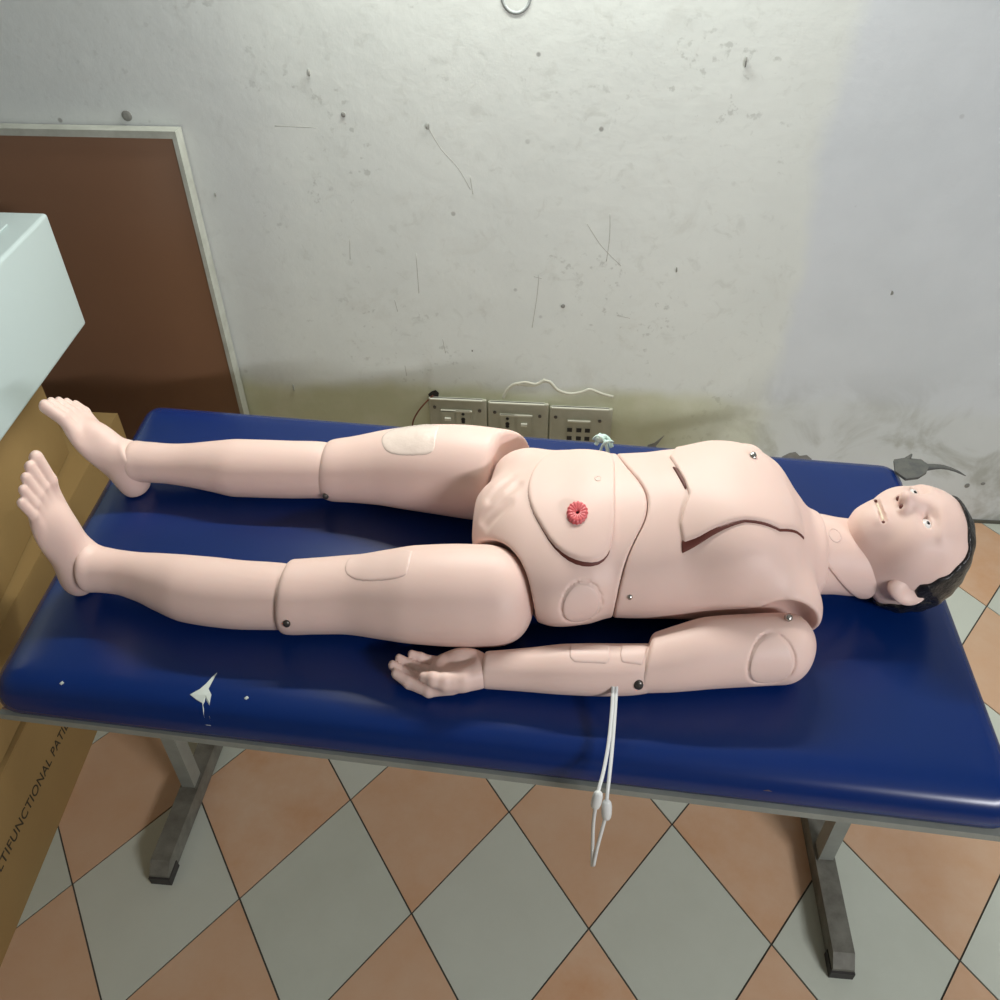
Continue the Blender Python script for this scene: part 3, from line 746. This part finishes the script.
FLAP = [(.722,.100),(.731,.068),(.743,.036),(.749,.011),(.738,-.012),(.732,-.031),(.738,-.054),(.765,-.051),(.79,-.045),(.818,-.039),(.84,-.036),(.866,-.036),(.902,-.037),(.958,-.014),(.955,.02),(.93,.06),(.905,.10),(.86,.135),(.80,.15),(.74,.14)]
fl = part('chest_flap', shell(trunk_full, lambda X, Y, Z: poly2(X, Y, FLAP), .0045, .004, .004), (.70, -.08, .12), (1.0, .19, .24), .0022, SKIN, label='raised chest skin flap')
def slot(P): return shell(trunk_full, lambda X, Y, Z: poly2(X, Y, P), .0024, .004)
part('chest_slit', slot([(.724,.072),(.733,.066),(.748,.030),(.744,.020),(.735,.042)]), (.70,-.08,.12), (1.0,.19,.24), .0014, CAVITY, fl)
part('chest_slit', slot([(.735,-.050),(.7365,-.0625),(.765,-.0565),(.795,-.0490),(.828,-.0410),(.795,-.043)]), (.70,-.10,.10), (1.0,.19,.24), .0014, CAVITY, fl)
part('chest_slit', slot([(.812,-.0445),(.84,-.0385),(.866,-.0385),(.902,-.0395),(.958,-.0165),(.958,-.014),(.902,-.037),(.866,-.0355),(.84,-.0355),(.812,-.0415)]), (.70,-.10,.10), (1.0,.19,.24), .0012, CAVITY, fl)
for s in ('near', 'far'):
    y0, y1 = (-.24, -.04) if s == 'near' else (.12, .31)
    ua = lambda X, Y, Z, s=s: upper_arm(s, X, Y, Z); fa = lambda X, Y, Z, s=s: forearm(s, X, Y, Z)
    uo = part('upper_arm', (lambda X, Y, Z: groove(upper_arm('near', X, Y, Z), X, Y, Z, *DELT)) if s == 'near' else ua, (.62, y0, -.005), (1.01, y1, .15), .0022 if s == 'near' else .0034)
    fo = part('forearm', fa, (.37, y0, -.02), (.73, y1, .12), .0030)
    part('hand', lambda X, Y, Z, s=s: hand(s, X, Y, Z), (.20, -.25 if s == 'near' else .20, -.02), (.43, -.10 if s == 'near' else .36, .09), .0017)
    if s == 'near':
        part('deltoid_pad', shell(ua, ball(DELT[0], (.0375,.046,.0335)), .0010, .004, .002), (.83,-.24,.0), (.96,-.10,.14), .0020, PAD, uo, label='round upper arm injection pad')
        part('forearm_pad', shell(fa, lambda X, Y, Z: poly2(X, Y, [(.556,-.146),(.556,-.164),(.560,-.167),(.612,-.167),(.615,-.164),(.615,-.146)])-.006, .0010, .004), (.52,-.20,.03), (.65,-.13,.09), .0016, PAD, fo)
        part('forearm_pad', shell(fa, lambda X, Y, Z: poly2(X, Y, [(.646,-.146),(.643,-.160),(.644,-.165),(.672,-.166),(.680,-.145)])-.006, .0010, .004), (.61,-.20,.03), (.70,-.13,.09), .0016, PAD, fo)
        screw((.925,-.111,.108), uo, STEEL, .0055); screw((.671,-.188,.047), fo, SCREWD, .0075, (0,-.95,.3))
    else:
        pass
part('neck', neck, (.98, -.03, -.0), (1.16, .13, .15), .0026)
nk = part('throat_skin', collar, (.98, -.03, -.0), (1.16, .13, .16), .0024, SKIN, label='overlapping throat skin')
part('throat_pad', shell(lambda X, Y, Z: NECK(X, Y, Z)-.0035, lambda X, Y, Z: np.abs(np.sqrt((X-1.033)**2+((Y-.030)*1.1)**2)-.011)-.0016, .0012, .003), (1.0,-.0,.08), (1.07,.07,.16), .0014, PAD, nk)
hd = part('head', head, (1.03, -.06, -.02), (1.34, .16, .23), .0021)
HL = [(1.34,.24),(1.235,.24),(1.241,.19),(1.250,.165),(1.252,.146),(1.232,.130),(1.205,.113),(1.180,.098),(1.170,.086),(1.182,.070),(1.165,.045),(1.13,.025),(1.12,-.04),(1.36,-.04)]
def hairfn(X, Y, Z):
    ripple = .0012*np.sin(150*X+60*Z+40*Y)*np.sin(90*Y+110*Z)
    return smax(np.maximum(head(X, Y, Z)-.0042-ripple, -(head(X, Y, Z)+.005)), poly2(X, Z, HL)+.003*np.sin(170*Z)*np.sin(130*X), .006)
part('hair', hairfn, (1.09, -.06, -.03), (1.34, .16, .21), .0021, HAIR, hd, label='short dark painted hair')
for s in (-1, 1):
    part('ear', lambda X, Y, Z, s=s: ear(s, X, Y, Z), (1.12, -.08 if s < 0 else .10, .04), (1.23, .0 if s < 0 else .16, .14), .0016, SKIN, hd)
    c = (HEAD_O[0]-.013, HEAD_O[1]+s*.032, HEAD_O[2]+.1600)
    ey = part('eye', ball(c, (.0145,.0145,.0145)), np.array(c)-.02, np.array(c)+.02, .0014, EYEW, hd)
    part('iris', ball((c[0]+.001, c[1]-.001, c[2]+.0106), (.0048,.0052,.0045)), np.array(c)-.02, np.array(c)+.02, .0007, IRIS, ey)
part('teeth', lambda X, Y, Z: smax(cap(X, Y, Z, (HEAD_O[0]-.0800, HEAD_O[1]-.016, .1598), (HEAD_O[0]-.0800, HEAD_O[1]+.016, .1598), .0029, .0029)+.0005*np.abs(np.sin((Y-HEAD_O[1])*480)), Y-1, .001), (1.09,.02,.145), (1.13,.08,.175), .0009, TEETH, hd)
for s in (-1, 1):
    v, f = lathe([(.0024,-.003),(.0024,.0),(.001,.0010)], 10); o = pyd('mouth_corner', v, f, hd, LIP); o.location = ((HEAD_O[0]-.082)*SX-MO[0], HEAD_O[1]+s*.0225-MO[1], .1622)
    part('nostril', ball((1.1385, HEAD_O[1]+s*.0085-.001, .1795), (.0052,.0040,.0040)), (1.12,.02,.165), (1.16,.08,.195), .0008, LIP, hd)

# ================================================================ cable ties
def tie(pts, head_at, label, m=TIE, group='white cable ties on the near elbow'):
    P = [np.array(p) for p in pts]; base = P[0]
    e = empty('cable_tie', tuple(base), label=label, category='cable tie', group=group)
    Q = smooth_pts([p-base for p in P], 6); v, f = sweep(Q, .0026, 6, .45, up=(0,-.5,1)); pyd('strap', v, f, e, m, True)
    a, b = np.array(head_at[0])-base, np.array(head_at[1])-base
    H = [a+(b-a)*t for t in (0, .08, .3, .7, .92, 1)]
    v, f = sweep(H, [.0035, .0055, .0065, .0065, .0055, .0035], 8, .75, up=(0,-1,0)); pyd('tie_head', v, f, e, m, True)
    return e
tie([(.4705,-.179,.668),(.470,-.215,.655),(.466,-.262,.640),(.460,-.297,.630),(.4545,-.318,.622),(.453,-.324,.600),(.4525,-.325,.560),(.4550,-.325,.500),(.4575,-.325,.450)],
    ((.4545,-.322,.628),(.4525,-.325,.596)), 'white nylon cable tie at near elbow, its lock higher and further left')
tie([(.4755,-.179,.668),(.474,-.215,.655),(.471,-.262,.640),(.468,-.297,.628),(.4660,-.318,.612),(.4670,-.324,.590),(.4650,-.326,.560),(.4610,-.327,.505),(.4590,-.327,.455)],
    ((.4660,-.321,.608),(.4680,-.325,.572)), 'white nylon cable tie at near elbow, its lock lower and further right')
# knotted tie behind the waist
e = empty('cable_tie', (.455,.335,.655), label='crumpled pale green-white cable tie behind the mannequin waist at the wall side', category='cable tie')
B0 = np.array((.455,.335,.655))
for k, pts in enumerate(([(.442,.352,.660),(.450,.345,.672),(.460,.338,.668),(.468,.326,.650),(.470,.318,.640)], [(.446,.340,.655),(.456,.350,.668),(.468,.346,.664),(.474,.335,.655)], [(.452,.330,.640),(.458,.334,.660),(.466,.330,.672),(.474,.340,.664)])):
    v, f = sweep(smooth_pts([np.array(p)-B0 for p in pts], 5), .0042, 6, .6); pyd('strap', v, f, e, TIE2, True)
v, f = sweep([np.array((.446,.348,.660))-B0, np.array((.452,.346,.668))-B0, np.array((.462,.342,.668))-B0], [.005,.009,.006], 8, .8); pyd('tie_head', v, f, e, TIE2, True)

# ================================================================ cartons, foam box, board
def carton(name, a, b, wdt, y0, y1, z0, z1, m, label, cat='box', flaps=True):
    # right face lies on x = a + b*y
    o0 = np.array((a+b*(y0+y1)/2-wdt/2, (y0+y1)/2, z0)); e = empty(name, tuple(o0), label=label, category=cat)
    R = lambda d, y: np.array((a+b*y-d, y-b*0, 0))
    def hx(d0, d1, ya, yb, za, zb):
        c = [R(d1, ya), R(d0, ya), R(d0, yb), R(d1, yb)]
        v, f = hexa([tuple(q+(0,0,za)-o0) for q in c]+[tuple(q+(0,0,zb)-o0) for q in c]); return v, f
    th = .004
    v, f = hx(0, wdt, y0, y1, z0, z1-th*(2 if flaps else 0))
    if not flaps: return e, hx, (v, f)
    pyd('carton_body', v, f, e, m)
    v, f = hx(.0005, wdt/2-.002, y0, y1, z1-th*2, z1-th); pyd('top_flap', v, f, e, m)
    v, f = hx(wdt/2+.002, wdt-.0005, y0, y1, z1-th*2, z1-th); pyd('top_flap', v, f, e, m)
    v, f = hx(wdt/2-.025, wdt/2+.025, y0+.001, y1-.001, z1-th, z1-th*.9); pyd('tape', v, f, e, mat('tape_'+str(round(z1*100)), (.40,.30,.14), .25))
    return e, hx, None
CA = carton('carton', -.567, -.09, .50, -.80, .70, 0, .25, CARD, 'brown carton with black lettering on the floor, bottom of the stack')[0]
carton('carton', -.577, -.108, .47, -.72, .685, .25, .43, CARD, 'brown carton in the middle of the stack beside the couch foot end')
carton('carton', -.592, -.19, .40, -.50, .53, .43, .66, CARD, 'brown carton right under the white foam box')
e, hx, bd = carton('foam_box', -.585, -.092, .44, -.05, .685, .66, .906, FOAMBOX, 'glossy white foam box on top of the carton stack', flaps=False)
v, f = bd; fb = pyd('box_body', v, f, e, FOAMBOX)
bv = fb.modifiers.new('bevel', 'BEVEL'); bv.width = .007; bv.segments = 4; lid = fb
v, f = hx(.05, .39, .02, .62, .906, .910); rp = pyd('lid_ridge', v, f, lid, FOAMBOX); bv = rp.modifiers.new('bevel', 'BEVEL'); bv.width = .003
# lettering on the lowest carton
cu = bpy.data.curves.new('lettering', 'FONT'); cu.body = 'MULTIFUNCTIONAL PATIENT'; cu.size = .031; cu.extrude = .0003; cu.space_character = 1.05
tmp = bpy.data.objects.new('tmp_text', cu); COL.objects.link(tmp); dg = bpy.context.evaluated_depsgraph_get()
me = bpy.data.meshes.new_from_object(tmp.evaluated_get(dg)); bpy.data.objects.remove(tmp); me.name = 'lettering'
co = np.empty(len(me.vertices)*3); me.vertices.foreach_get('co', co); co = co.reshape(-1, 3)
TW = co[:,0].max()
TY0, TY1, TZ = -.30, .088, .122
yy = TY0+co[:,0]/TW*(TY1-TY0)
W3 = np.stack([-.567-.09*yy+.0004+co[:,2], yy, TZ+co[:,1]-.010*(yy-TY0)/(TY1-TY0)], 1)-np.array(CA.location)
me.vertices.foreach_set('co', W3.astype(np.float32).ravel()); me.update()
link('lettering', me, CA, INK, label='black printed lettering')

brd = empty('laminate_board', (-1.1, .93, 0), label='large brown laminate board with pale edging against the wall', category='board')
B0 = np.array((-1.1, .93, 0)); bx = lambda *a: ([tuple(np.array(q)-B0) for q in box(*a)[0]], box(*a)[1])
XR, ZB = -.463, .976
pyd('panel', *bx(-1.70, XR, .918, .940, 0, ZB), brd, BROWN)
pyd('edge_strip', *bx(-1.70, XR+.010, .914, .946, ZB, ZB+.015), brd, EDGE)
pyd('edge_strip', *bx(XR, XR+.010, .914, .946, 0, ZB), brd, EDGE)

# ================================================================ switch boards
def plate(x0, x1, zt, zb, mods, label):
    o0 = np.array(((x0+x1)/2, Y1, zb)); e = empty('switch_board', tuple(o0), label=label, category='switch board', group='switch boards low on the wall')
    B = lambda *a: ([tuple(np.array(q)-o0) for q in box(*a)[0]], box(*a)[1])
    pl = pyd('cover_plate', *B(x0+.001, x1-.001, Y1-.010, Y1, zb, zt), e, PLATE); bv = pl.modifiers.new('bevel', 'BEVEL'); bv.width = .003; bv.segments = 2
    pyd('dust_ledge', *B(x0+.006, x1-.012, Y1-.0125, Y1-.001, zt-.003, zt), e, SWITCH)
    mx0, mx1 = mods['x']; mz1, mz0 = mods['z']
    fr = pyd('module_frame', *B(mx0, mx1, Y1-.0135, Y1-.009, mz0, mz1), e, PLATE)
    pyd('frame_ledge', *B(mx0, mx1, Y1-.016, Y1-.0130, mz1-.004, mz1), fr, SWITCH)
    for sx, sz in mods['screws']:
        v, f = lathe([(.0045, 0), (.0045, .002), (.002, .003)], 10); o = pyd('screw', v, f, e, SCREWD); o.location = np.array((sx, Y1-.010, sz))-o0; o.rotation_euler = (math.pi/2, 0, 0)
    for sx, sz in mods.get('switch', ()):
        pyd('switch', *B(sx-.017, sx+.017, Y1-.016, Y1-.013, sz-.030, sz+.024), e, PLATE)
        k = pyd('rocker', *B(sx-.008, sx+.008, Y1-.021, Y1-.0155, sz-.004, sz+.004), e, SWITCH)
    for sx, sz in mods.get('socket', ()):
        so = pyd('socket', *B(sx-.018, sx+.018, Y1-.0155, Y1-.013, sz-.034, sz+.026), e, PLATE)
        for dx, dz, r in ((0, .014, .0042), (0, -.002, .0055), (.0, -.010, .0050), (.009, -.026, .005), (-.009, -.026, .005)):
            v, f = lathe([(r, 0), (r, .0008)], 10); o = pyd('socket_hole', v, f, so, BLACK); o.location = np.array((sx+dx, Y1-.0155, sz+dz))-o0; o.rotation_euler = (math.pi/2, 0, 0)
    for sx, sz in mods.get('holes', ()):
        pyd('fuse_hole', *B(sx-.0065, sx+.0065, Y1-.0145, Y1-.0132, sz-.006, sz+.006), e, BLACK)
plate(.034,.186,.331,.205, dict(x=(.066,.147), z=(.300,.220), screws=((.050,.305),(.167,.299)), switch=((.084,.274),), socket=((.124,.276),)), 'leftmost grey switch board, its switch left of its socket')
plate(.187,.345,.327,.200, dict(x=(.219,.303), z=(.294,.212), screws=((.206,.297),(.322,.290)), switch=((.282,.266),), socket=((.239,.268),)), 'middle grey switch board, its switch right of its socket')
plate(.346,.508,.320,.195, dict(x=(.394,.452), z=(.284,.205), screws=((.363,.290),(.476,.283),(.356,.212)), holes=((.400,.254),(.424,.254),(.446,.254),(.400,.228),(.424,.228),(.446,.228))), 'rightmost grey switch board with a row of three square holes')
wv = empty('loose_wire', (.0, Y1, .25), label='thin reddish brown wire from the hole left of the switch boards', category='wire')
v, f = sweep([np.array(q)-np.array((.0, Y1, .25)) for q in smooth_pts([(.047,.947,.336),(.028,.941,.318),(.005,.938,.288),(-.010,.938,.255),(-.016,.938,.215)], 6)], .0022, 6); pyd('strand', v, f, wv, WIRE, True)
patch('wall_hole', [(.036,.330),(.060,.332),(.062,.342),(.054,.351),(.043,.346),(.034,.337)], BLACK)
